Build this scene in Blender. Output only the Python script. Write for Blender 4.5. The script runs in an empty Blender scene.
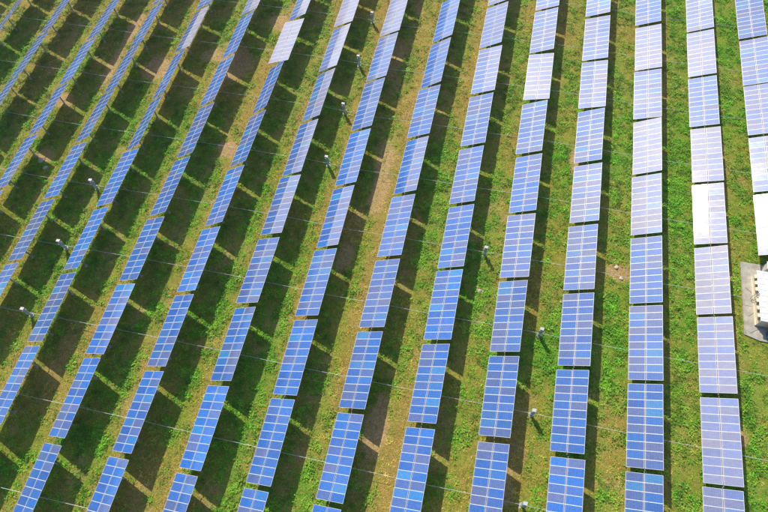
import bpy, bmesh, math, random
import numpy as np
from mathutils import Vector, Matrix

SC = bpy.context.scene
COL = SC.collection
RND = random.Random(7)

# ------------------------------------------------------------------ camera
cam_d = bpy.data.cameras.new('camera')
cam = bpy.data.objects.new('camera', cam_d)
COL.objects.link(cam)
SC.camera = cam
cam.location = (0, 0, 74.65)
cam.rotation_euler = (0.479199, 0.025066, 0.210800)
cam_d.sensor_width = 36
cam_d.lens = 27.347
cam_d.clip_start = 0.5
cam_d.clip_end = 6000

# ------------------------------------------------------------------ sky and sun
SUN = Vector((-0.62, 0.87, 1.0)).normalized()
w = bpy.data.worlds.new('World')
SC.world = w
w.use_nodes = True
wn = w.node_tree.nodes
sky = wn.new('ShaderNodeTexSky')
sky.sky_type = 'NISHITA'
sky.sun_disc = False
sky.sun_elevation = math.asin(SUN.z)
sky.sun_rotation = math.atan2(SUN.x, SUN.y)
sky.air_density = 1.0
sky.dust_density = 1.2
sky.ozone_density = 1.5
w.node_tree.links.new(sky.outputs[0], wn['Background'].inputs[0])
wn['Background'].inputs[1].default_value = 0.14
sl = bpy.data.lights.new('sun', 'SUN')
sl.energy = 4.3
sl.angle = math.radians(0.53)
sl.color = (1.0, 0.92, 0.76)
so = bpy.data.objects.new('sun', sl)
so.rotation_euler = SUN.to_track_quat('Z', 'Y').to_euler()
so.location = SUN * 150
COL.objects.link(so)
SC.view_settings.view_transform = 'Standard'
SC.view_settings.look = 'None'
SC.view_settings.exposure = 0.50
SC.view_settings.gamma = 1.0

# ------------------------------------------------------------------ helpers
def new_mat(name):
    m = bpy.data.materials.new(name)
    m.use_nodes = True
    nt = m.node_tree
    return m, nt, nt.nodes['Principled BSDF']

def N(nt, typ, **kw):
    n = nt.nodes.new(typ)
    for k, v in kw.items():
        setattr(n, k, v)
    return n

def mixc(nt, fac, a, b, blend='MIX'):
    n = nt.nodes.new('ShaderNodeMix')
    n.data_type = 'RGBA'
    n.blend_type = blend
    for sock, v in ((n.inputs[0], fac), (n.inputs[6], a), (n.inputs[7], b)):
        if hasattr(v, 'links'):
            nt.links.new(v, sock)
        elif isinstance(v, (int, float)):
            sock.default_value = v
        else:
            sock.default_value = (*v, 1)
    return n.outputs[2]

def mth(nt, op, a, b=None, clamp=False):
    n = nt.nodes.new('ShaderNodeMath')
    n.operation = op
    n.use_clamp = clamp
    for s, v in ((n.inputs[0], a), (n.inputs[1], b)):
        if v is None:
            continue
        if hasattr(v, 'links'):
            nt.links.new(v, s)
        else:
            s.default_value = v
    return n.outputs[0]

def noise_out(nt, scale, detail=4, vec=None, rough=0.55):
    n = nt.nodes.new('ShaderNodeTexNoise')
    n.inputs['Scale'].default_value = scale
    n.inputs['Detail'].default_value = detail
    n.inputs['Roughness'].default_value = rough
    if vec:
        nt.links.new(vec, n.inputs['Vector'])
    return n.outputs['Fac']

def ramp(nt, fac, lo, hi):
    n = nt.nodes.new('ShaderNodeMapRange')
    n.inputs[1].default_value = lo
    n.inputs[2].default_value = hi
    nt.links.new(fac, n.inputs[0])
    return n.outputs[0]

def simple_mat(name, col, rough, metal=0.0, var=0.15, scale=6.0):
    m, nt, b = new_mat(name)
    tc = N(nt, 'ShaderNodeTexCoord')
    f = noise_out(nt, scale, 5, tc.outputs['Object'])
    c = mixc(nt, ramp(nt, f, 0.3, 0.7), tuple(x * (1 - var) for x in col), tuple(min(1, x * (1 + var)) for x in col))
    nt.links.new(c, b.inputs['Base Color'])
    b.inputs['Roughness'].default_value = rough
    b.inputs['Metallic'].default_value = metal
    bm_ = N(nt, 'ShaderNodeBump')
    bm_.inputs['Strength'].default_value = 0.15
    bm_.inputs['Distance'].default_value = 0.01
    nt.links.new(f, bm_.inputs['Height'])
    nt.links.new(bm_.outputs[0], b.inputs['Normal'])
    return m

def link(name, me, parent=None, loc=(0, 0, 0), rot=(0, 0, 0)):
    o = bpy.data.objects.new(name, me)
    COL.objects.link(o)
    o.parent = parent
    o.location = loc
    o.rotation_euler = rot
    return o

def tag(o, label=None, cat=None, group=None, kind=None):
    if label: o['label'] = label
    if cat: o['category'] = cat
    if group: o['group'] = group
    if kind: o['kind'] = kind
    return o

def box(bm, c, s, mi=0, rot=None, bev=0.0):
    r = bmesh.ops.create_cube(bm, size=1.0)
    vs = r['verts']
    M = Matrix.Translation(c) @ (rot or Matrix.Identity(4)) @ Matrix.Diagonal((*s, 1))
    bmesh.ops.transform(bm, matrix=M, verts=vs)
    fs = {f for v in vs for f in v.link_faces}
    for f in fs:
        f.material_index = mi
    if bev:
        es = list({e for v in vs for e in v.link_edges})
        bmesh.ops.bevel(bm, geom=es, offset=bev, segments=1, affect='EDGES')
    return vs

def cyl(bm, a, b, r1, r2=None, seg=10, mi=0):
    a, b = Vector(a), Vector(b)
    r2 = r1 if r2 is None else r2
    r = bmesh.ops.create_cone(bm, cap_ends=True, segments=seg, radius1=r1, radius2=r2, depth=(b - a).length)
    q = (b - a).to_track_quat('Z', 'Y').to_matrix().to_4x4()
    bmesh.ops.transform(bm, matrix=Matrix.Translation((a + b) / 2) @ q, verts=r['verts'])
    for f in {f for v in r['verts'] for f in v.link_faces}:
        f.material_index = mi

def bm_mesh(bm, name, mats):
    bmesh.ops.recalc_face_normals(bm, faces=bm.faces)
    me = bpy.data.meshes.new(name)
    bm.to_mesh(me)
    bm.free()
    for m in mats:
        me.materials.append(m)
    return me

# value noise in numpy, used for where plants grow
def vnoise(x, y, s, seed):
    x = x / s; y = y / s
    xi = np.floor(x).astype(np.int64); yi = np.floor(y).astype(np.int64)
    xf = x - xi; yf = y - yi
    u = xf * xf * (3 - 2 * xf); v = yf * yf * (3 - 2 * yf)
    def h(i, j):
        n = (i * 374761393 + j * 668265263 + seed * 1442695041) & 0x7fffffff
        n = ((n ^ (n >> 13)) * 1274126177) & 0x7fffffff
        return ((n ^ (n >> 16)) & 0xffff) / 65535.0
    return (h(xi, yi) * (1 - u) + h(xi + 1, yi) * u) * (1 - v) + (h(xi, yi + 1) * (1 - u) + h(xi + 1, yi + 1) * u) * v

def fbm(x, y, s, seed, octv=4):
    t = 0; a = 0.5; tot = 0
    for k in range(octv):
        t = t + a * vnoise(x + 17.3 * k, y - 9.1 * k, s / 2 ** k, seed + k)
        tot += a; a *= 0.55
    return t / tot

# ------------------------------------------------------------------ lattice of the solar farm (metres)
PITCH, LEN, X0, Y0 = 8.626, 10.7, 25.605, 89.46
AXIS_Z = 2.8
ROWFIT = {2: (42.75, 0.03, 88.9, -10.55), 1: (34.191, .025, 89.07, -10.611), 0: (25.587, .02, 89.017, -10.619),
          -1: (17.155, -.025, 89.588, -10.707), -2: (8.307, .015, 89.743, -10.731), -3: (-.232, -.022, 89.591, -10.729),
          -4: (-8.683, -.052, 89.631, -10.731), -5: (-17.897, .029, 89.312, -10.692), -6: (-26.343, .029, 90.05, -10.793),
          -7: (-34.834, -.001, 90.052, -10.788), -8: (-43.659, .043, 89.98, -10.783), -9: (-52.295, .057, 89.764, -10.762),
          -10: (-60.654, .026, 89.493, -10.749), -11: (-68.931, .022, 89.71, -10.80)}
def lattice(r, t):
    a, b, c, d = ROWFIT.get(r, (X0 + PITCH * r, 0.0, Y0, -LEN))
    return a + b * t, c + d * t

GREEN = [(-39.8, 44.2), (-30.8, 72.9), (-0.9, 32.4), (-23.8, 13.5), (-6.7, 77.4), (7.1, 77.6), (15.7, 29.8), (19.9, 23.9), (4.3, 37.0), (-55.7, 40.2), (-10.6, 4.1), (18.9, 75.2), (-47.1, 80.1), (32.6, 42.2), (-80.2, 60.0), (1.8, 86.5), (33.0, 59.5), (-3.4, 50.1), (8.4, 24.2), (-19.5, 4.5)]
DRY = [(-52.6, 52.8), (-67.5, 63.6), (-79.5, 74.1), (-76.7, 57.1), (-36.2, 20.7), (-49.9, 15.0), (-5.7, 12.2), (-14.8, 10.3), (-15.8, 40.8), (-6.7, 37.9), (-33.1, 2.8), (-38.8, 55.5), (-11.9, 86.6), (-10.5, 18.9), (9.9, 11.9), (-9.7, 33.7), (32.2, 22.6), (22.6, 18.1), (28.6, 74.9), (-76.6, 64.3), (22.9, 50.2), (-1.9, 9.4)]
BARE = [(-13.4, 54.3, 1.2, 3.2), (-13.0, 48.5, 1.1, 3.4), (-64.9, 74.2, .9, 4), (-64.9, 64.6, .8, 5), (-69.9, 56.1, 1.6, 1.2), (-48.3, 70.9, 1.6, 1.3), (-38.7, 51.4, 1.6, 1.3), (-38.8, 81.1, 1.8, 1.6), (22.9, 41.5, 1.3, 1.1), (-5.9, 13.4, 1.2, 3.2), (10.1, 10.2, 1.1, 2.0), (-67.5, 44.8, 1.2, 1.4), (-15.4, 36.1, .9, 2.2), (-16.1, 75.6, 1.0, 4), (25.4, 76.5, .7, .9), (38.0, 21.3, .8, .8), (15.8, 59.9, .8, 2.0), (-43.5, 69.5, 2.4, 3.2), (-57, 66, 2.0, 2.6), (4.3, 34.9, .45, .35)]
def fields(x, y):
    """greenness, dryness, bare soil (0..1) at ground points"""
    g = fbm(x, y, 13, 3) * 0.9 + fbm(x, y, 2.6, 11) * 0.45 - 0.35
    for gx, gy in GREEN:
        g = g + 0.62 * np.exp(-(((x - gx) / 2.6) ** 2 + ((y - gy) / 7.5) ** 2))
    d = fbm(x, y, 9, 21) * 0.8 + fbm(x, y, 1.7, 31) * 0.5 - 0.38
    for gx, gy in DRY:
        d = d + 0.36 * np.exp(-(((x - gx) / 2.2) ** 2 + ((y - gy) / 7.0) ** 2))
    dx = np.mod(x - X0 + PITCH / 2, PITCH) - PITCH / 2
    left = 1 / (1 + np.exp((x - 8) / 6))
    d = d + 0.34 * left * np.exp(-((dx + 2.3) / 1.3) ** 2) + 0.22 * (1 - left) * np.exp(-((dx - 3.6) / 1.2) ** 2)
    g = g - 0.22 * left * np.exp(-((dx + 2.3) / 1.1) ** 2) + 0.15 * (1 - left) * np.exp(-((dx + 3.2) / 1.6) ** 2)
    b = np.clip((fbm(x, y, 6, 41) * 0.6 + fbm(x, y, 1.3, 51) * 0.5 - 0.64 - 0.05 * (1 - left)) * 3.4, 0, 1) * 0.8
    b = np.maximum(b, 0.6 * left * np.exp(-((dx - 2.6) / 1.5) ** 2) * np.clip((fbm(x, y, 7, 45) + 0.35 * fbm(x, y, 1.2, 47) - 0.66) * 4.5, 0, 1))
    d = d + 0.22 * left * np.clip((y - 52) / 25, 0, 1)
    for gx, gy, rx, ry in BARE:
        wob = 0.7 + 0.7 * fbm(x, y, 1.1, 61)
        q = ((x - gx) / rx / wob) ** 2 + ((y - gy) / ry / wob) ** 2
        b = np.maximum(b, np.clip(1.9 - q, 0, 1) * np.clip(0.45 + 1.3 * fbm(x, y, .8, 63, 3), 0, 1))
    g = np.clip((g - 0.03) * 1.75, 0, 1); d = np.clip((d - 0.20) * 1.7, 0, 1)
    return g * (1 - b), d, b

def hz(x, y):
    return 0.22 * (fbm(x, y, 5.0, 71, 3) - 0.5) + 0.16 * (fbm(x, y, 1.1, 81, 2) - 0.5)

SLAB = (39.35, 34.9, 52.0, 46.5)   # x0 y0 x1 y1 of the concrete pad

# ------------------------------------------------------------------ ground sheet
def build_ground():
    st = 0.38
    xs = np.arange(-104, 66, st); ys = np.arange(-16, 116, st)
    nx, ny = len(xs), len(ys)
    X, Y = np.meshgrid(xs, ys)
    edge = np.minimum.reduce([(X - xs[0]) / 4, (xs[-1] - X) / 4, (Y - ys[0]) / 4, (ys[-1] - Y) / 4]).clip(0, 1)
    Z = hz(X, Y) * edge
    pad = (X > SLAB[0] - .6) & (X < SLAB[2] + .6) & (Y > SLAB[1] - .6) & (Y < SLAB[3] + .6)
    Z = np.where(pad, -0.02, Z)
    V = np.stack([X.ravel(), Y.ravel(), Z.ravel()], 1)
    i = np.arange(nx * ny).reshape(ny, nx)
    F = np.stack([i[:-1, :-1], i[:-1, 1:], i[1:, 1:], i[1:, :-1]], -1).reshape(-1, 4)
    # outer ring out to the horizon
    o = len(V); B = 3000
    oc = np.array([(-B, -B, 0), (B, -B, 0), (B, B, 0), (-B, B, 0)], float)
    V = np.vstack([V, oc])
    me = bpy.data.meshes.new('ground')
    faces = F.tolist()
    faces.append([o, o + 1] + i[0, ::-1].tolist())
    faces.append([o + 1, o + 2] + i[::-1, -1].tolist())
    faces.append([o + 2, o + 3] + i[-1, :].tolist())
    faces.append([o + 3, o] + i[:, 0].tolist())
    me.from_pydata(V.tolist(), [], faces)
    g, d, b = fields(V[:, 0], V[:, 1])
    ca = me.color_attributes.new('cover', 'FLOAT_COLOR', 'POINT')
    ca.data.foreach_set('color', np.stack([g, d, b, np.ones_like(g)], 1).astype(np.float32).ravel())
    me.polygons.foreach_set('use_smooth', [True] * len(me.polygons))
    m, nt, bs = new_mat('soil and turf')
    at = N(nt, 'ShaderNodeVertexColor', layer_name='cover')
    sp = N(nt, 'ShaderNodeSeparateColor')
    nt.links.new(at.outputs[0], sp.inputs[0])
    tc = N(nt, 'ShaderNodeTexCoord')
    f1 = noise_out(nt, 2.2, 6, tc.outputs['Object'], 0.65)
    f2 = noise_out(nt, 9.0, 5, tc.outputs['Object'], 0.7)
    f3 = noise_out(nt, 0.5, 3, tc.outputs['Object'])
    turf = mixc(nt, ramp(nt, f1, 0.42, 0.58), (0.120, 0.170, 0.014), (0.280, 0.275, 0.030))
    lush = mixc(nt, ramp(nt, f2, 0.42, 0.58), (0.055, 0.210, 0.010), (0.130, 0.340, 0.022))
    dry = mixc(nt, ramp(nt, f2, 0.42, 0.58), (0.270, 0.160, 0.045), (0.460, 0.300, 0.095))
    soil = mixc(nt, ramp(nt, f1, 0.3, 0.7), (0.38, 0.22, 0.12), (0.66, 0.43, 0.27))
    c = mixc(nt, mth(nt, 'MULTIPLY', sp.outputs[0], 1.0), turf, lush)
    dd = mth(nt, 'MULTIPLY', sp.outputs[1], ramp(nt, f1, 0.25, 0.6), True)
    c = mixc(nt, dd, c, dry)
    bb = mth(nt, 'MULTIPLY', sp.outputs[2], mth(nt, 'ADD', mth(nt, 'MULTIPLY', ramp(nt, f2, 0.38, 0.58), 1.1), 0.12), True)
    c = mixc(nt, bb, c, soil)
    f4 = noise_out(nt, 4.5, 6, tc.outputs['Object'], 0.75)
    c = mixc(nt, mth(nt, 'MULTIPLY', ramp(nt, f4, 0.49, 0.57), 0.6), c, (0.46, 0.26, 0.085))
    f5 = noise_out(nt, 6.3, 6, tc.outputs['Object'], 0.7)
    c = mixc(nt, mth(nt, 'MULTIPLY', ramp(nt, f5, 0.49, 0.60), 0.6), c, (0.055, 0.130, 0.014))
    c = mixc(nt, 0.30, c, mixc(nt, ramp(nt, f3, 0.3, 0.7), (0.55, 0.55, 0.55), (1, 1, 1)), 'MULTIPLY')
    nt.links.new(c, bs.inputs['Base Color'])
    bs.inputs['Roughness'].default_value = 0.95
    bs.inputs['Specular IOR Level'].default_value = 0.15
    bp = N(nt, 'ShaderNodeBump')
    bp.inputs['Strength'].default_value = 0.9
    bp.inputs['Distance'].default_value = 0.10
    nt.links.new(mth(nt, 'ADD', f2, f1), bp.inputs['Height'])
    nt.links.new(bp.outputs[0], bs.inputs['Normal'])
    me.materials.append(m)
    ob = link('ground', me)
    tag(ob, kind='structure')
build_ground()

# ------------------------------------------------------------------ plants: one numpy mesh each
def leaf_mat(name):
    m, nt, bs = new_mat(name)
    at = N(nt, 'ShaderNodeVertexColor', layer_name='tint')
    nt.links.new(at.outputs[0], bs.inputs['Base Color'])
    bs.inputs['Roughness'].default_value = 0.7
    bs.inputs['Specular IOR Level'].default_value = 0.25
    return m

def build_plants(name, label, n, nleaf, seed, leafy):
    rs = np.random.RandomState(seed)
    x = rs.uniform(-98, 54, n); y = rs.uniform(-8, 108, n)
    g, d, b = fields(x, y)
    clump = fbm(x, y, 1.3, 91, 3)
    if leafy:
        p = np.clip(0.06 + 1.35 * g - 0.40 * d, 0, 1) * np.clip((clump - 0.33) * 4, 0, 1)
    else:
        p = np.clip(0.95 - 0.25 * g - 0.25 * d, 0, 1) * (1 - b * .9) * np.clip((clump - 0.2) * 3, 0.15, 1)
    # fewer far away from the near rows
    keep = rs.uniform(0, 1, n) < p
    keep &= ~((x > SLAB[0] - .25) & (x < SLAB[2]) & (y > SLAB[1] - .25) & (y < SLAB[3] + .25))
    keep &= (x > -52 - 0.47 * (y + 10))
    x, y, g, d, b, clump = (a[keep] for a in (x, y, g, d, b, clump))
    n = len(x)
    pass
    sc = rs.uniform(0.5, 1.3, n) * (0.7 + 0.6 * clump)
    z = hz(x, y)
    ang = rs.uniform(0, 2 * np.pi, (n, nleaf))
    if leafy:
        rad = rs.uniform(0.02, 0.20, (n, nleaf)) * sc[:, None]
        tall = np.where(rs.uniform(0, 1, n) < 0.08, 2.0, 1.0)[:, None]
        hh = rs.uniform(0.02, 0.20, (n, nleaf)) * sc[:, None] * tall
        ln = rs.uniform(0.11, 0.20, (n, nleaf)) * sc[:, None]
        wd = ln * rs.uniform(0.30, 0.45, (n, nleaf))
        pitch = rs.uniform(-0.5, 0.8, (n, nleaf))
    else:
        rad = rs.uniform(0.0, 0.14, (n, nleaf)) * sc[:, None]
        hh = np.full((n, nleaf), -0.02)
        ln = rs.uniform(0.16, 0.36, (n, nleaf)) * sc[:, None]
        wd = rs.uniform(0.022, 0.045, (n, nleaf))
        pitch = rs.uniform(0.25, 1.2, (n, nleaf))
    az = ang + rs.normal(0, 0.5, (n, nleaf))
    bx = x[:, None] + rad * np.cos(ang); by = y[:, None] + rad * np.sin(ang); bz = z[:, None] + hh
    dx, dy, dz = np.cos(az) * np.cos(pitch), np.sin(az) * np.cos(pitch), np.sin(pitch)
    sx, sy = -np.sin(az), np.cos(az)
    base = np.stack([bx, by, bz], -1)
    D = np.stack([dx, dy, dz], -1) * ln[..., None]
    S = np.stack([sx, sy, rs.uniform(-.4, .4, (n, nleaf))], -1) * wd[..., None]
    if leafy:
        P = np.stack([base, base + D * .5 + S, base + D, base + D * .5 - S], 2); k = 4
    else:
        P = np.stack([base - S, base + S, base + D], 2); k = 3
    V = P.reshape(-1, 3)
    nf = n * nleaf
    me = bpy.data.meshes.new(name)
    me.vertices.add(len(V)); me.vertices.foreach_set('co', V.astype(np.float32).ravel())
    me.loops.add(nf * k); me.loops.foreach_set('vertex_index', np.arange(nf * k, dtype=np.int32))
    me.polygons.add(nf)
    me.polygons.foreach_set('loop_start', np.arange(0, nf * k, k, dtype=np.int32))
    me.update()
    t = rs.uniform(0, 1, n)[:, None]
    if leafy:
        c0 = np.array([0.055, 0.200, 0.010]); c1 = np.array([0.130, 0.350, 0.022])
        col = c0 * (1 - t) + c1 * t
        dd = (d * 0.6)[:, None]
        col = col * (1 - dd) + np.array([0.24, 0.24, 0.040]) * dd
    else:
        c0 = np.array([0.150, 0.220, 0.014]); c1 = np.array([0.380, 0.410, 0.036])
        col = c0 * (1 - t) + c1 * t
        gg = np.clip(g + rs.normal(0, .15, n), 0, 1)[:, None] * 0.8
        col = col * (1 - gg) + np.array([0.105, 0.350, 0.018]) * gg
        dd = np.clip(d * 1.0 + rs.normal(0, .22, n), 0, 1)[:, None]
        col = col * (1 - dd) + np.array([0.56, 0.41, 0.120]) * dd
        red = (rs.uniform(0, 1, n) < 0.10)[:, None]
        col = np.where(red, np.array([0.38, 0.17, 0.075]), col)
    col = col * np.array([1.0, 1.04, 0.85]) * np.clip(0.22 + 1.75 * fbm(x, y, 0.75, 101, 3), 0.4, 1.6)[:, None]
    col = np.repeat(col, nleaf * k, 0)
    ca = me.color_attributes.new('tint', 'FLOAT_COLOR', 'POINT')
    ca.data.foreach_set('color', np.hstack([col, np.ones((len(col), 1))]).astype(np.float32).ravel())
    me.materials.append(leaf_mat(name + ' leaves'))
    tag(link(name, me), label, name.replace('_', ' '), kind='stuff')

build_plants('grass', 'short yellow green and dry grass tufts covering the ground between the panel rows', 260000, 5, 5, False)
build_plants('weeds', 'low bright green leafy weeds growing in patches between the panel rows', 330000, 7, 6, True)

# ------------------------------------------------------------------ materials of the solar tables
alu = simple_mat('pale anodised aluminium', (0.60, 0.61, 0.63), 0.5, 0.15, 0.06)
galv = simple_mat('galvanised steel', (0.46, 0.48, 0.50), 0.5, 0.55, 0.18)
steel_dull = simple_mat('dull grey steel', (0.30, 0.31, 0.32), 0.6, 0.4, 0.2)
conc = simple_mat('weathered concrete', (0.36, 0.35, 0.32), 0.9, 0, 0.25, 3.0)
tube_m = simple_mat('dark weathered steel', (0.13, 0.13, 0.135), 0.65, 0.3, 0.2)
black = simple_mat('black plastic', (0.03, 0.03, 0.035), 0.5, 0, 0.1)
backsheet = simple_mat('white backsheet', (0.55, 0.56, 0.58), 0.6, 0, 0.05)
white_paint = simple_mat('white painted metal', (0.48, 0.46, 0.47), 0.5, 0, 0.18)
bluegrey = simple_mat('blue grey painted steel', (0.30, 0.38, 0.42), 0.45, 0.1, 0.12)

def glass_mat():
    m, nt, b = new_mat('polycrystalline cells under glass')
    tc = N(nt, 'ShaderNodeTexCoord')
    oi = N(nt, 'ShaderNodeObjectInfo')
    sx = N(nt, 'ShaderNodeSeparateXYZ')
    nt.links.new(tc.outputs['Object'], sx.inputs[0])
    def lines(axis, pitch, half, off):
        u = mth(nt, 'ADD', mth(nt, 'DIVIDE', sx.outputs[axis], pitch), off)
        fr = mth(nt, 'FRACT', u)
        dd = mth(nt, 'ABSOLUTE', mth(nt, 'SUBTRACT', fr, 0.5))
        return mth(nt, 'GREATER_THAN', dd, 0.5 - half / pitch)
    grid = mth(nt, 'MAXIMUM', lines(0, 0.1585, 0.0032, 100.0), lines(1, 0.1535, 0.0032, 100.0))
    # cell to cell colour differences and crystal flakes
    vo = N(nt, 'ShaderNodeTexVoronoi')
    vo.inputs['Scale'].default_value = 55
    nt.links.new(tc.outputs['Object'], vo.inputs['Vector'])
    wnz = N(nt, 'ShaderNodeTexWhiteNoise', noise_dimensions='4D')
    snap = N(nt, 'ShaderNodeVectorMath', operation='SNAP')
    snap.inputs[1].default_value = (0.1585, 0.1535, 10)
    nt.links.new(tc.outputs['Object'], snap.inputs[0])
    nt.links.new(snap.outputs[0], wnz.inputs['Vector'])
    nt.links.new(oi.outputs['Random'], wnz.inputs['W'])
    base = oi.outputs['Color']
    c = mixc(nt, 0.28, base, mixc(nt, wnz.outputs[0], (0.35, 0.45, 0.60), (1.5, 1.5, 1.35)), 'MULTIPLY')
    c = mixc(nt, 0.18, c, vo.outputs['Color'], 'OVERLAY')
    c = mixc(nt, mth(nt, 'MULTIPLY', grid, 0.8), c, (0.42, 0.48, 0.60))
    # pale film, sky and sun sheen painted in over light soiling: object's alpha says how much, streaky along the slope
    mp = N(nt, 'ShaderNodeMapping')
    mp.inputs['Scale'].default_value = (0.7, 3.0, 1)
    nt.links.new(tc.outputs['Object'], mp.inputs[0])
    ad = N(nt, 'ShaderNodeVectorMath', operation='ADD')
    nt.links.new(mp.outputs[0], ad.inputs[0])
    cm = N(nt, 'ShaderNodeCombineXYZ')
    nt.links.new(mth(nt, 'MULTIPLY', oi.outputs['Random'], 40), cm.inputs[0])
    nt.links.new(cm.outputs[0], ad.inputs[1])
    f = noise_out(nt, 1.6, 5, ad.outputs[0], 0.6)
    sheen_dust = mth(nt, 'MULTIPLY', oi.outputs['Alpha'], mth(nt, 'ADD', mth(nt, 'MULTIPLY', f, 1.2), 0.4), True)
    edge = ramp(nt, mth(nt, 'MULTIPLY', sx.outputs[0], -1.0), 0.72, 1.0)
    sheen_dust = mth(nt, 'ADD', sheen_dust, mth(nt, 'MULTIPLY', mth(nt, 'MULTIPLY', edge, f), 0.35), True)
    spots = N(nt, 'ShaderNodeTexVoronoi')
    spots.inputs['Scale'].default_value = 1.1
    nt.links.new(ad.outputs[0], spots.inputs['Vector'])
    sheen_dust = mth(nt, 'MAXIMUM', sheen_dust, mth(nt, 'MULTIPLY', mth(nt, 'LESS_THAN', spots.outputs['Distance'], 0.045), 0.7))
    c = mixc(nt, sheen_dust, c, (0.41, 0.355, 0.365))  # pale glare tint painted over the cells, along with edge dirt and spots
    nt.links.new(c, b.inputs['Base Color'])
    b.inputs['Roughness'].default_value = 0.42
    b.inputs['Specular IOR Level'].default_value = 0.15
    b.inputs['Coat Weight'].default_value = 1.0
    b.inputs['Coat IOR'].default_value = 1.42
    nt.links.new(mth(nt, 'ADD', mth(nt, 'MULTIPLY', f, 0.07), 0.08), b.inputs['Coat Roughness'])
    return m
glass = glass_mat()

# one photovoltaic module: frame ring, recessed glass, back sheet
MW, ML = 1.972, 0.990           # across the slope, along the row
def panel_mesh():
    bm = bmesh.new()
    fw, th, rec = 0.025, 0.040, 0.004
    def ring(hw, hl, z):
        return [bm.verts.new((sx * hw, sy * hl, z)) for sx, sy in ((-1, -1), (1, -1), (1, 1), (-1, 1))]
    o_t = ring(MW / 2, ML / 2, th / 2); o_b = ring(MW / 2, ML / 2, -th / 2)
    i_t = ring(MW / 2 - fw, ML / 2 - fw, th / 2); i_g = ring(MW / 2 - fw, ML / 2 - fw, th / 2 - rec)
    i_k = ring(MW / 2 - fw, ML / 2 - fw, th / 2 - 0.012); i_b = ring(MW / 2 - fw, ML / 2 - fw, -th / 2)
    for k in range(4):
        j = (k + 1) % 4
        for a, b in ((o_t, o_b), (i_t, o_t), (i_g, i_t), (o_b, i_b), (i_b, i_k)):
            bm.faces.new((a[k], b[k], b[j], a[j]))
    f = bm.faces.new(i_g); f.material_index = 1
    f = bm.faces.new(i_k[::-1]); f.material_index = 2
    me = bpy.data.meshes.new('solar_panel')
    bmesh.ops.recalc_face_normals(bm, faces=bm.faces)
    for f in bm.faces:
        if f.material_index == 1 and f.normal.z < 0: f.normal_flip()
        if f.material_index == 2 and f.normal.z > 0: f.normal_flip()
    bm.to_mesh(me); bm.free()
    for m in (alu, glass, backsheet): me.materials.append(m)
    return me
PANEL = panel_mesh()

def mesh_of(name, mats, fn):
    bm = bmesh.new(); fn(bm); return bm_mesh(bm, name, mats)
TUBE = mesh_of('torque_tube', [tube_m], lambda bm: (cyl(bm, (0, -5.30, 0), (0, 5.30, 0), 0.065, seg=10),
        [box(bm, (0, y, 0), (0.20, 0.05, 0.19)) for y in (-3.1, 3.1)]))
def purlin_fn(bm):
    box(bm, (0, 0, 0), (3.7, 0.055, 0.05)); box(bm, (0, 0, 0.0), (0.30, 0.09, 0.075))
PURLIN = mesh_of('rail', [galv], purlin_fn)
CLAMP = mesh_of('clamp', [alu], lambda bm: box(bm, (0, 0, 0), (0.075, 0.06, 0.03)))
def post_fn(bm):
    for s in (-1, 1): box(bm, (s * 0.075, 0, 1.28), (0.016, 0.14, 2.56))
    box(bm, (0, 0, 1.28), (0.134, 0.014, 2.56))
    box(bm, (0, 0, 2.60), (0.24, 0.10, 0.06))
POST = mesh_of('post', [galv], post_fn)
FOOT = mesh_of('footing', [conc], lambda bm: cyl(bm, (0, 0, -0.12), (0, 0, 0.13), 0.24, 0.21, 12))
def arm_fn(bm):
    box(bm, (0, 0, -1.02), (0.055, 0.04, 1.95)); box(bm, (0, 0, -0.03), (0.24, 0.09, 0.24)); box(bm, (0, 0, -2.0), (0.16, 0.08, 0.12))
ARM = mesh_of('drive_arm', [steel_dull], arm_fn)

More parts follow.
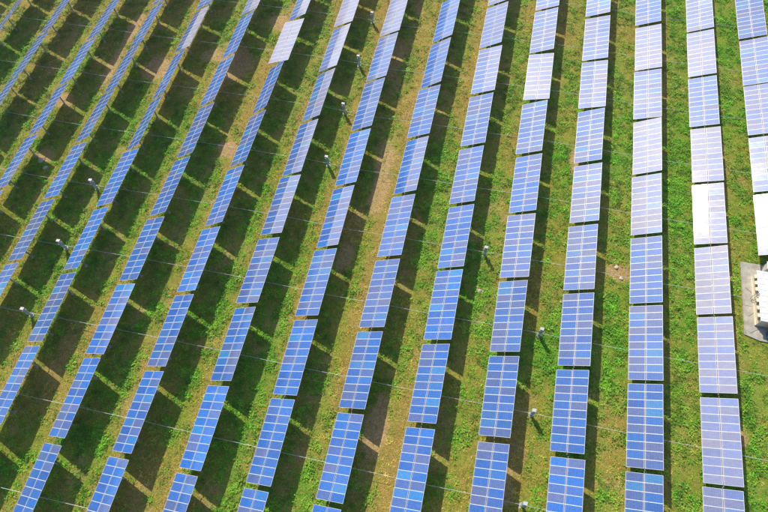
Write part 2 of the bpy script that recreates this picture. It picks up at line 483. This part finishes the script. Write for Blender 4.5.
# ------------------------------------------------------------------ the tables
# tilt of the left (low) and right (high) column in degrees, and pale sheen painted into each, where a table differs
# from its neighbours; key (row, place)
T0 = 31.5
SPECIAL = {}
def sp(r, t, tl, tr=None, dl=0.05, dr=None, hue=None):
    SPECIAL[(r, t)] = (tl, tl if tr is None else tr, dl, dl if dr is None else dr, hue)
for _a in (
    (2, -2, 24, 24, .1), (2, -1, 23.5, 23.5, .08), (2, 0, 25, 25, .14), (2, 1, 24.8, 24.8, .24), (2, 2, 27.0, 26.4, .24), (2, 3, 30.5, 28, .2),
    (1, -2, 26, 26, .2), (1, -1, 26, 26, .22), (1, 0, 24.5, 24.5, .34), (1, 1, 23.5, 23.5, .10), (1, 2, 23.9, 23.6, .34), (1, 3, 27.2, 24.9, .28), (1, 4, 33.5, 33.5, .38), (1, 5, 32, 32, .30), (1, 6, 31, 31, .27), (1, 7, 31, 31, .16),
    (0, -2, 24, 24, .1), (0, -1, 24, 24, .06), (0, 0, 23, 23, .32), (0, 1, 22, 22, .12), (0, 2, 31.4, 31.4, .36), (0, 3, 31.2, 31.2, .26), (0, 4, 31, 31, .05), (0, 5, 31, 31, .06), (0, 6, 32, 32, .0),
    (-1, -2, 24, 24, .15), (-1, -1, 24, 24, .14), (-1, 0, 21.5, 21.5, .12), (-1, 1, 19.5, 19.5, .10, .30), (-1, 2, 29, 29, .03), (-1, 3, 29, 29, .18), (-1, 4, 30, 30, .12), (-1, 5, 31, 31, .04),
    (-2, -1, 24, 24, .14), (-2, 0, 25, 25, .12), (-2, 1, 16, 16, .36), (-2, 2, 28, 28, .06), (-2, 3, 30, 30, .06), (-2, 4, 27.5, 27.5, .08), (-2, 5, 31, 31, .05),
    (-3, -1, 30, 30, .3), (-3, 0, 31, 31, .26), (-3, 1, 26, 26, .10, .32), (-3, 2, 28, 28, .08), (-3, 3, 30, 30, .10), (-3, 4, 31, 31, .05),
    (-4, 0, 37, 35, .02, .14), (-4, 1, 37, 36, .04, .10), (-4, 2, 31, 30, .02, .08), (-4, 3, 35.5, 32, .0, .26), (-4, 4, 31, 31, .12), (-4, 5, 31, 31, .10),
    (-5, -1, 31, 30, .4), (-5, 0, 31, 30, .38, .42), (-5, 1, 32, 30, .10, .20), (-5, 2, 33, 31, .03, .10), (-5, 3, 33, 31, .01, .12), (-5, 4, 35, 32, .0, .27), (-5, 5, 31, 30, .04, .10),
    (-6, -1, 30, 29, .5), (-6, 0, 30, 28, .52), (-6, 1, 35, 32, .16, .52), (-6, 2, 38, 36, .04, .36), (-6, 3, 36, 33, .01, .30), (-6, 4, 31, 27.5, .0, .30), (-6, 5, 29.5, 28, .03, .10),
    (-7, -1, 34, 34, .02), (-7, 0, 34, 31, .02, .45), (-7, 1, 22, 22, .58), (-7, 2, 42, 42, .0), (-7, 3, 38, 38, .0), (-7, 4, 36, 35, .0, .05), (-7, 5, 33, 32, .01, .10), (-7, 6, 32, 32, .01),
    (-8, 0, 33, 31, .2, .5), (-8, 1, 36.5, 36.5, .0), (-8, 2, 36, 36, .0), (-8, 3, 34.5, 34.5, .0), (-8, 4, 34, 34, .0), (-8, 5, 29.5, 29.5, .0), (-8, 6, 29, 28, .0, .10),
    (-9, 1, 35, 29, .0, .6), (-9, 2, 40, 40, .0), (-9, 3, 40, 40, .0), (-9, 4, 30, 30, .0), (-9, 5, 32, 32, .0),
    (-10, 1, 35, 35, .0), (-10, 2, 35, 35, .0), (-10, 3, 34, 34, .0), (-11, 1, 32, 32, .0)):
    sp(_a[0], _a[1], _a[2], _a[3], _a[4], _a[5] if len(_a) > 5 else None)
ORD = ['first', 'second', 'third', 'fourth', 'fifth', 'sixth', 'seventh', 'eighth', 'ninth', 'tenth']

from bpy_extras.object_utils import world_to_camera_view
SC.render.resolution_x, SC.render.resolution_y = 1024, 683
bpy.context.view_layer.update()
def on_picture(pts):
    """how far a set of points reaches inside the picture, in picture fractions"""
    q = [world_to_camera_view(SC, cam, Vector(p)) for p in pts]
    x0, x1 = min(v.x for v in q), max(v.x for v in q); y0, y1 = min(v.y for v in q), max(v.y for v in q)
    ox = min(x1, 1) - max(x0, 0); oy = min(y1, 1) - max(y0, 0)
    return (ox > 0.003 and oy > 0.004)

def base_colour(k, r):
    # blue cells with some violet ones, as the crystal batches vary; right rows get extra violet as painted glare tint
    v = RND.random()
    blue = Vector((0.003, 0.108, 0.42)); navy = Vector((0.002, 0.072, 0.32)); viol = Vector((0.070, 0.096, 0.24)); cy = Vector((0.010, 0.165, 0.42))
    c = blue.lerp(navy, RND.random())
    if v > (0.80 if r < -3 else 0.66): c = c.lerp(viol, 0.4 + 0.5 * RND.random())
    elif v < 0.12: c = c.lerp(cy, RND.random())
    return c

def table(r, t, info):
    x, y0 = lattice(r, t); x1, y1 = lattice(r, t + 1)
    cx, cy = (x + x1) / 2, (y0 + y1) / 2
    yaw = math.atan2(x - x1, y0 - y1) * -1.0
    tl, tr, dl, dr, hue = info
    zg = float(hz(np.array([cx]), np.array([cy]))[0])
    root = bpy.data.objects.new('solar_table', None)
    COL.objects.link(root)
    root.location = (cx + RND.gauss(0, .05), cy + RND.gauss(0, .05), 0); root.rotation_euler = (RND.gauss(0, .0025), RND.gauss(0, .002), yaw + RND.gauss(0, .002))
    root.empty_display_size = 0.5
    tm = math.radians((tl + tr) / 2)
    cA, sA = math.cos(tm), math.sin(tm)
    def in_plane(u, v, h, ang=tm):
        c, s = math.cos(ang), math.sin(ang)
        return (u * c - h * s, v, AXIS_Z + u * s + h * c)
    link('torque_tube', TUBE, root, in_plane(0, 0, -0.13))
    for s in (-1, 1):
        px, py = -0.13 * -sA, s * 3.12
        p = link('post', POST, root, (0.13 * sA, py, 0))
        link('footing', FOOT, p, (0, 0, 0))
    link('drive_arm', ARM, root, in_plane(0, -0.86, -0.13), (0, -tm, 0))
    for k in range(5):
        link('rail', PURLIN, root, in_plane(0, -4.02 + 2.01 * k, -0.052), (0, -tm, 0))
    for k in range(9):
        link('clamp', CLAMP, root, in_plane(0, -4.0444 + 1.0111 * k, 0.0), (0, -tm, 0))
    mood = RND.random()
    for col, ang, sheen_dust in ((-1, tl, dl), (1, tr, dr)):
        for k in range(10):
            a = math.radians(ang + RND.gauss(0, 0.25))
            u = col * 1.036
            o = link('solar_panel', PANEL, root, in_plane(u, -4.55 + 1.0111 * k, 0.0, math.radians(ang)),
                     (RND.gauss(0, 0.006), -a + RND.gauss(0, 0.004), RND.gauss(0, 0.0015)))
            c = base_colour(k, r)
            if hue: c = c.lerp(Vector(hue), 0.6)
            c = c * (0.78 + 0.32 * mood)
            o.color = (c.x, c.y, c.z, max(0.0, sheen_dust * (1.25 if r >= 0 else 1.0) + RND.gauss(0.012, 0.022)))  # alpha carries the painted sheen, raised in the rows toward the glare
    return root

# which places exist: those seen, and a ring whose shadow reaches the picture
shown = {}
for r in range(-15, 4):
    for t in range(-2, 10):
        x, y0 = lattice(r, t); x1, y1 = lattice(r, t + 1)
        pts = [(x + s * 1.75, yy + e, AXIS_Z + s * 1.07) for s in (-1, 1) for yy, e in ((y0, -.33), (y1, .33))]
        vis = on_picture(pts)
        sh = [(px - SUN.x / SUN.z * pz, py - SUN.y / SUN.z * pz, 0) for px, py, pz in pts]
        shown[(r, t)] = 2 if vis else (1 if on_picture(sh) else 0)
shown = {k: (0 if k[0] > 2 or (k[0] == 2 and k[1] > 3) else v) for k, v in shown.items()}
rows = sorted({r for (r, t), v in shown.items() if v == 2})
def look(info):
    tl, tr, dl, dr, hue = info
    if dr - dl > 0.1: return 'two-tone'
    if dl > 0.3: return 'white glaring'
    if dl > 0.15: return 'pale lavender'
    if dl > 0.09: return 'light blue'
    return 'blue'
for (r, t), v in sorted(shown.items()):
    if not v or r > 2 or (r == 2 and t > 3): continue
    info = SPECIAL.get((r, t), (T0 + RND.gauss(0, 0.7),) * 2 + (0.0, 0.0, None))
    root = table(r, t, info)
    if v == 2:
        i = rows.index(r); n = len(rows)
        rowtxt = (f'in the {ORD[i]} row from the left' if i < n / 2 else f'in the {ORD[n - 1 - i]} row from the right')
        col = sorted(tt for (rr, tt), vv in shown.items() if vv == 2 and rr == r)
        j = col.index(t); m = len(col)
        pos = (f'{ORD[j]} from the top' if j else 'topmost') if j < m / 2 else (f'{ORD[m - 1 - j]} from the bottom' if m - 1 - j else 'lowest')
        if i >= n / 2 and n - 1 - i == 0: rowtxt = 'in the rightmost row'
        if i == 0: rowtxt = 'in the leftmost row'
        tag(root, f'{look(info)} solar table, {pos}, {rowtxt}', 'solar table', 'solar tables in parallel rows')
    else:
        if r in rows:
            i = rows.index(r); n = len(rows)
            side = 'above' if t < min(tt for (rr, tt), vv in shown.items() if vv == 2 and rr == r) else 'below'
            rt_ = f'{ORD[i]} row from the left' if i < n / 2 else f'{ORD[n - 1 - i]} row from the right'
            txt = f'blue solar table just outside the picture, {side} the {rt_}'
        else:
            oth = sorted((rr, tt) for (rr, tt), vv in shown.items() if vv and rr not in rows)
            txt = f'blue solar table outside the picture left of the leftmost row, {ORD[oth.index((r, t))]} from the top'
        tag(root, txt, 'solar table', 'solar tables past the picture edge')

# ------------------------------------------------------------------ drive rods that link the rows, and their motor posts
ROWS_X = lambda r: lattice(r, 4)[0]
def rod_y(r, t):
    _, a = lattice(r, t); _, b = lattice(r, t + 1)
    return (a + b) / 2 - 0.86
rod_names = {-1: 'highest', 0: 'second highest', 1: 'third highest', 2: 'fourth highest', 3: 'fifth highest', 4: 'fifth lowest', 5: 'fourth lowest', 6: 'third lowest', 7: 'second lowest', 8: 'lowest'}
for t in range(-1, 9):
    rr = [r for r in range(-15, 4) if shown.get((r, t))]
    if len(rr) < 1: continue
    bm = bmesh.new()
    pts = []
    for r in range(min(rr), max(rr) + 1):
        x, _ = lattice(r, t + .58)
        pts.append((x + 1.16, rod_y(r, t), 0.97))
    pts.insert(0, (pts[0][0] - 4, pts[0][1], 0.97)); pts.append((pts[-1][0] + (6 if max(rr) < 2 else 3), pts[-1][1], 0.97))
    for a, b in zip(pts[:-1], pts[1:]):
        cyl(bm, a, b, 0.019, seg=6)
        m_ = [(p + q) / 2 for p, q in zip(a, b)]
        d = (Vector(b) - Vector(a)).normalized() * 0.12
        cyl(bm, Vector(m_) - d, Vector(m_) + d, 0.03, seg=6)
    me = bm_mesh(bm, 'drive_rod', [alu])
    tag(link('drive_rod', me), f'thin pale rod crossing under the panel rows, {rod_names[t]} in the picture', 'drive rod', 'drive rods crossing the rows')

def motor_parts():
    d = {}
    d['column'] = mesh_of('column', [bluegrey], lambda bm: (box(bm, (0, 0, 0.85), (0.30, 0.26, 1.5), bev=.01), box(bm, (0, 0, 0.13), (0.42, 0.42, 0.03))))
    d['footing'] = mesh_of('footing', [conc], lambda bm: cyl(bm, (0, 0, -0.15), (0, 0, 0.115), 0.36, 0.34, 14))
    d['gearbox'] = mesh_of('gearbox', [bluegrey], lambda bm: (box(bm, (0, 0, 1.66), (0.48, 0.38, 0.66), bev=.03), cyl(bm, (-0.24, 0, 1.55), (-0.20, 0, 1.55), .13, seg=12)))
    def mot(bm):
        cyl(bm, (0, 0, 1.94), (0, 0, 2.34), 0.17, 0.17, 14)
        for k in range(8):
            a = k * math.pi / 4
            box(bm, (0.18 * math.cos(a), 0.18 * math.sin(a), 2.12), (0.04, 0.012, 0.30), rot=Matrix.Rotation(a, 4, 'Z'))
    d['motor'] = mesh_of('motor', [white_paint], mot)
    def hood(bm):
        box(bm, (0, 0, 2.46), (0.46, 0.38, 0.04), bev=.012, rot=Matrix.Rotation(0.12, 4, 'Y'))
        box(bm, (-0.26, 0, 2.36), (0.03, 0.42, 0.20), bev=.008)
        box(bm, (0.0, 0.205, 2.36), (0.48, 0.03, 0.16), bev=.008)
    d['hood'] = mesh_of('hood', [white_paint], hood)
    d['control_box'] = mesh_of('control_box', [white_paint], lambda bm: (box(bm, (0.0, -0.19, 1.10), (0.30, 0.16, 0.42), bev=.015), cyl(bm, (0.0, -0.12, 0.02), (0.0, -0.12, 0.9), .025, seg=6)))
    d['lever'] = mesh_of('lever', [galv], lambda bm: (box(bm, (0.27, 0.0, 1.22), (0.05, 0.09, 0.62), rot=Matrix.Rotation(-.15, 4, 'Y')), box(bm, (0.32, 0, 0.97), (0.16, 0.13, 0.12))))
    return d
MP = motor_parts()
motors = [(-6, 0, 'between the tops of the middle rows, highest of the four in line'), (-6, 1, 'second highest of the four in line near the top middle'),
          (-6, 2, 'third highest of the four in line near the top middle'), (-6, 3, 'lowest of the four in line near the top middle'),
          (-10, 4, 'highest of the three near the left edge'), (-10, 5, 'middle one of the three near the left edge'), (-10, 6, 'lowest of the three near the left edge'),
          (-3, 4, 'alone right of the picture centre, above a pale bare spot'), (-2, 5, 'highest of the three in line at lower right'),
          (-2, 6, 'middle one of the three in line at lower right'), (-2, 7, 'lowest of the three, at the bottom picture edge')]
for r, t, txt in motors:
    x = (lattice(r, t + .5)[0] + lattice(r + 1, t + .5)[0]) / 2 + 0.12
    y = rod_y(r, t) + 0.05
    root = bpy.data.objects.new('motor_post', None)
    COL.objects.link(root)
    root.location = (x, y, 0); root.rotation_euler = (0, 0, RND.uniform(-.12, .12))
    tag(root, f'white-hooded motor post, {txt}', 'motor post', 'motor posts driving the rods')
    for k in ('column', 'gearbox', 'motor', 'hood', 'control_box', 'lever', 'footing'):
        link(k, MP[k], root)

# ------------------------------------------------------------------ inverter station at the right edge
def pad_fn(bm):
    x0, y0, x1, y1 = SLAB
    vs = [(x0, y0 + .55), (x0 + .15, y1), (x1, y1), (x1, y0), (x0 + 1.9, y0)]
    lo = [bm.verts.new((a, b, -0.25)) for a, b in vs]; hi = [bm.verts.new((a, b, 0.14)) for a, b in vs]
    bm.faces.new(hi); bm.faces.new(lo[::-1])
    for k in range(5):
        j = (k + 1) % 5
        bm.faces.new((lo[k], lo[j], hi[j], hi[k]))
    # low kerb along the left edge
    box(bm, (x0 + .14, (y0 + y1) / 2 + .2, 0.17), (0.13, y1 - y0 - 1.1, 0.10), bev=.01)
def pad_mat():
    m, nt, b = new_mat('stained concrete pad')
    tc = N(nt, 'ShaderNodeTexCoord')
    f = noise_out(nt, 0.9, 6, tc.outputs['Object'], 0.65); g = noise_out(nt, 7, 5, tc.outputs['Object'], 0.7)
    c = mixc(nt, ramp(nt, f, 0.35, 0.65), (0.27, 0.25, 0.215), (0.46, 0.43, 0.375))
    c = mixc(nt, mth(nt, 'MULTIPLY', ramp(nt, g, 0.45, 0.7), 0.5), c, (0.15, 0.145, 0.125))
    nt.links.new(c, b.inputs['Base Color']); b.inputs['Roughness'].default_value = 0.9
    return m
pad_m = pad_mat()
pad = link('concrete_pad', mesh_of('concrete_pad', [pad_m], pad_fn)); tag(pad, kind='structure')
bm = bmesh.new()
for a, b in (((39.9, 42.5), (42.3, 40.4)), ((40.0, 38.2), (41.6, 39.6)), ((40.1, 35.8), (41.8, 37.0))):
    v = Vector((*b, 0)) - Vector((*a, 0))
    box(bm, ((a[0] + b[0]) / 2, (a[1] + b[1]) / 2, 0.165), (v.length, 0.05, 0.045), rot=Matrix.Rotation(math.atan2(v.y, v.x), 4, 'Z'))
me = bm_mesh(bm, 'pad_joint', [steel_dull]); link('pad_joint', me, pad)

cream = simple_mat('cream plastered wall', (0.66, 0.57, 0.44), 0.85, 0, 0.10, 2.0)
roofm = simple_mat('white coated sheet roof', (0.62, 0.62, 0.62), 0.5, 0, 0.14, 1.4)
bluem = simple_mat('blue enamel', (0.08, 0.22, 0.42), 0.5, 0, 0.1)
BX0, BX1, BY0, BY1, BH = 40.75, 49.0, 37.0, 44.2, 1.85
st = bpy.data.objects.new('inverter_house', None); COL.objects.link(st); st.location = (BX0, BY0, 0.14)
tag(st, 'low cream-walled hut with white roof on the concrete pad at the right edge', 'hut')
W_, D_ = BX1 - BX0, BY1 - BY0
def wall_fn(bm):
    t = .15
    box(bm, (t / 2, D_ / 2, BH / 2), (t, D_, BH)); box(bm, (W_ - t / 2, D_ / 2, BH / 2), (t, D_, BH))
    box(bm, (W_ / 2, t / 2, BH / 2), (W_ - 2 * t - .004, t, BH)); box(bm, (W_ / 2, D_ - t / 2, BH / 2), (W_ - 2 * t - .004, t, BH))
    box(bm, (-0.04, D_ / 2, .12), (0.08, D_ + .1, .24))
link('wall', mesh_of('wall', [cream], wall_fn), st)
def roof_fn(bm):
    box(bm, (W_ / 2, D_ / 2, BH + .06), (W_ + .5, D_ + .3, .10), bev=.012)
link('roof', mesh_of('roof', [roofm], roof_fn), st)
ridge = mesh_of('roof_seam', [roofm], lambda bm: box(bm, (0, 0, 0), (W_ + .48, 0.03, 0.024)))
roof_o = st.children[-1]
for k in range(9):
    link('roof_seam', ridge, roof_o, (W_ / 2, 0.15 + k * (D_ - .3) / 8, BH + .122))
def vent_fn(bm):
    box(bm, (-0.012, 0, 0), (0.03, 0.62, 0.85)); 
    for k in range(4): box(bm, (-0.035, 0, -.18 + .12 * k), (0.03, 0.54, 0.03), mi=1, rot=Matrix.Rotation(.6, 4, 'Y'))
VENT = mesh_of('vent', [black, steel_dull], vent_fn)
HOODV = mesh_of('vent_hood', [cream], lambda bm: box(bm, (-0.22, 0, .46), (0.46, 0.50, 0.04), rot=Matrix.Rotation(-.25, 4, 'Y')))
for k, yy in enumerate((0.75, 1.85, 2.95, 4.6, 5.55, 6.5)):
    vo_ = link('vent', VENT, st, (0, yy, 1.25)); link('vent_hood', HOODV, vo_)
ladder = mesh_of('ladder', [galv], lambda bm: ([box(bm, (-.30, s * .2 + 3.8, 1.15), (.05, .05, 2.3)) for s in (-1, 1)], [box(bm, (-.30, 3.8, .3 + .3 * k), (.03, .36, .03)) for k in range(7)]))
link('ladder', ladder, st)

cab = bpy.data.objects.new('switch_cabinet', None); COL.objects.link(cab); cab.location = (43.2, 45.6, 0.14)
tag(cab, 'small white-topped electrical cabinet behind the hut, at the right edge', 'cabinet')
link('body', mesh_of('body', [bluegrey], lambda bm: box(bm, (0, 0, .8), (1.9, 1.0, 1.6), bev=.02)), cab)
link('lid', mesh_of('lid', [roofm], lambda bm: box(bm, (0, 0, 1.64), (2.1, 1.2, .07), bev=.01)), cab)
link('door', mesh_of('door', [white_paint], lambda bm: (box(bm, (-.965, 0, .8), (.03, .8, 1.4), bev=.008), box(bm, (-.99, .3, .8), (.03, .04, .16)))), cab)
cab2 = bpy.data.objects.new('transformer', None); COL.objects.link(cab2); cab2.location = (42.9, 35.75, 0.14)
tag(cab2, 'blue steel transformer box on the concrete pad below the hut', 'transformer')
link('tank', mesh_of('tank', [bluem], lambda bm: box(bm, (0, 0, .7), (1.6, 0.95, 1.3), bev=.03)), cab2)
FIN = mesh_of('cooling_fin', [bluem], lambda bm: box(bm, (0, 0, .7), (.12, .03, 1.0)))
for k in range(8): link('cooling_fin', FIN, cab2, (-.86, -.4 + k * .115, 0))
link('lid', mesh_of('lid', [bluem], lambda bm: box(bm, (0, 0, 1.38), (1.75, 1.1, .05), bev=.01)), cab2)

# ------------------------------------------------------------------ stones
rockm = simple_mat('pale limestone', (0.46, 0.41, 0.34), 0.9, 0, 0.2, 5)
def rock(x, y, s, label, seed):
    rn = random.Random(seed)
    bm = bmesh.new()
    bmesh.ops.create_icosphere(bm, subdivisions=2, radius=1)
    for v in bm.verts:
        n = 1 + rn.uniform(-.18, .18)
        v.co = Vector((v.co.x * s * n, v.co.y * s * .75 * n, max(-.2, v.co.z) * s * .5 * n))
    o = link('stone', bm_mesh(bm, 'stone', [rockm]), None, (x, y, 0.03), (0, 0, rn.uniform(0, 3)))
    tag(o, label, 'stone', 'pale stones lying in the grass')
rock(4.2, 34.8, .36, 'pale flat stone on a bare spot in bright green weeds near the picture centre', 1)
rock(22.6, 42.2, .34, 'pale stone on reddish soil left of the second row from the right, upper of two', 2)
rock(23.3, 40.6, .30, 'small pale stone in the right part of the field, lower of the pair', 3)
rock(-67.6, 43.6, .55, 'large pale stone beside a panel row near the left edge', 4)
rock(-66.2, 42.4, .40, 'smaller pale stone beside the large one near the left edge', 5)
rock(15.4, 35.3, .24, 'small grey stone in weeds above the motor post at lower right', 6)

# ------------------------------------------------------------------ thin air haze
bm = bmesh.new()
box(bm, (-20, 45, 38), (420, 420, 84))
hm = bpy.data.materials.new('thin air'); hm.use_nodes = True
nt = hm.node_tree; nt.nodes.remove(nt.nodes['Principled BSDF'])
pv = nt.nodes.new('ShaderNodeVolumePrincipled')
pv.inputs['Color'].default_value = (0.93, 0.96, 1, 1)
pv.inputs['Density'].default_value = 0.00013
pv.inputs['Anisotropy'].default_value = 0.35
nt.links.new(pv.outputs[0], nt.nodes['Material Output'].inputs['Volume'])
hz_o = link('haze', bm_mesh(bm, 'haze', [hm]))
tag(hz_o, 'thin pale haze over the whole field', 'haze', kind='stuff')
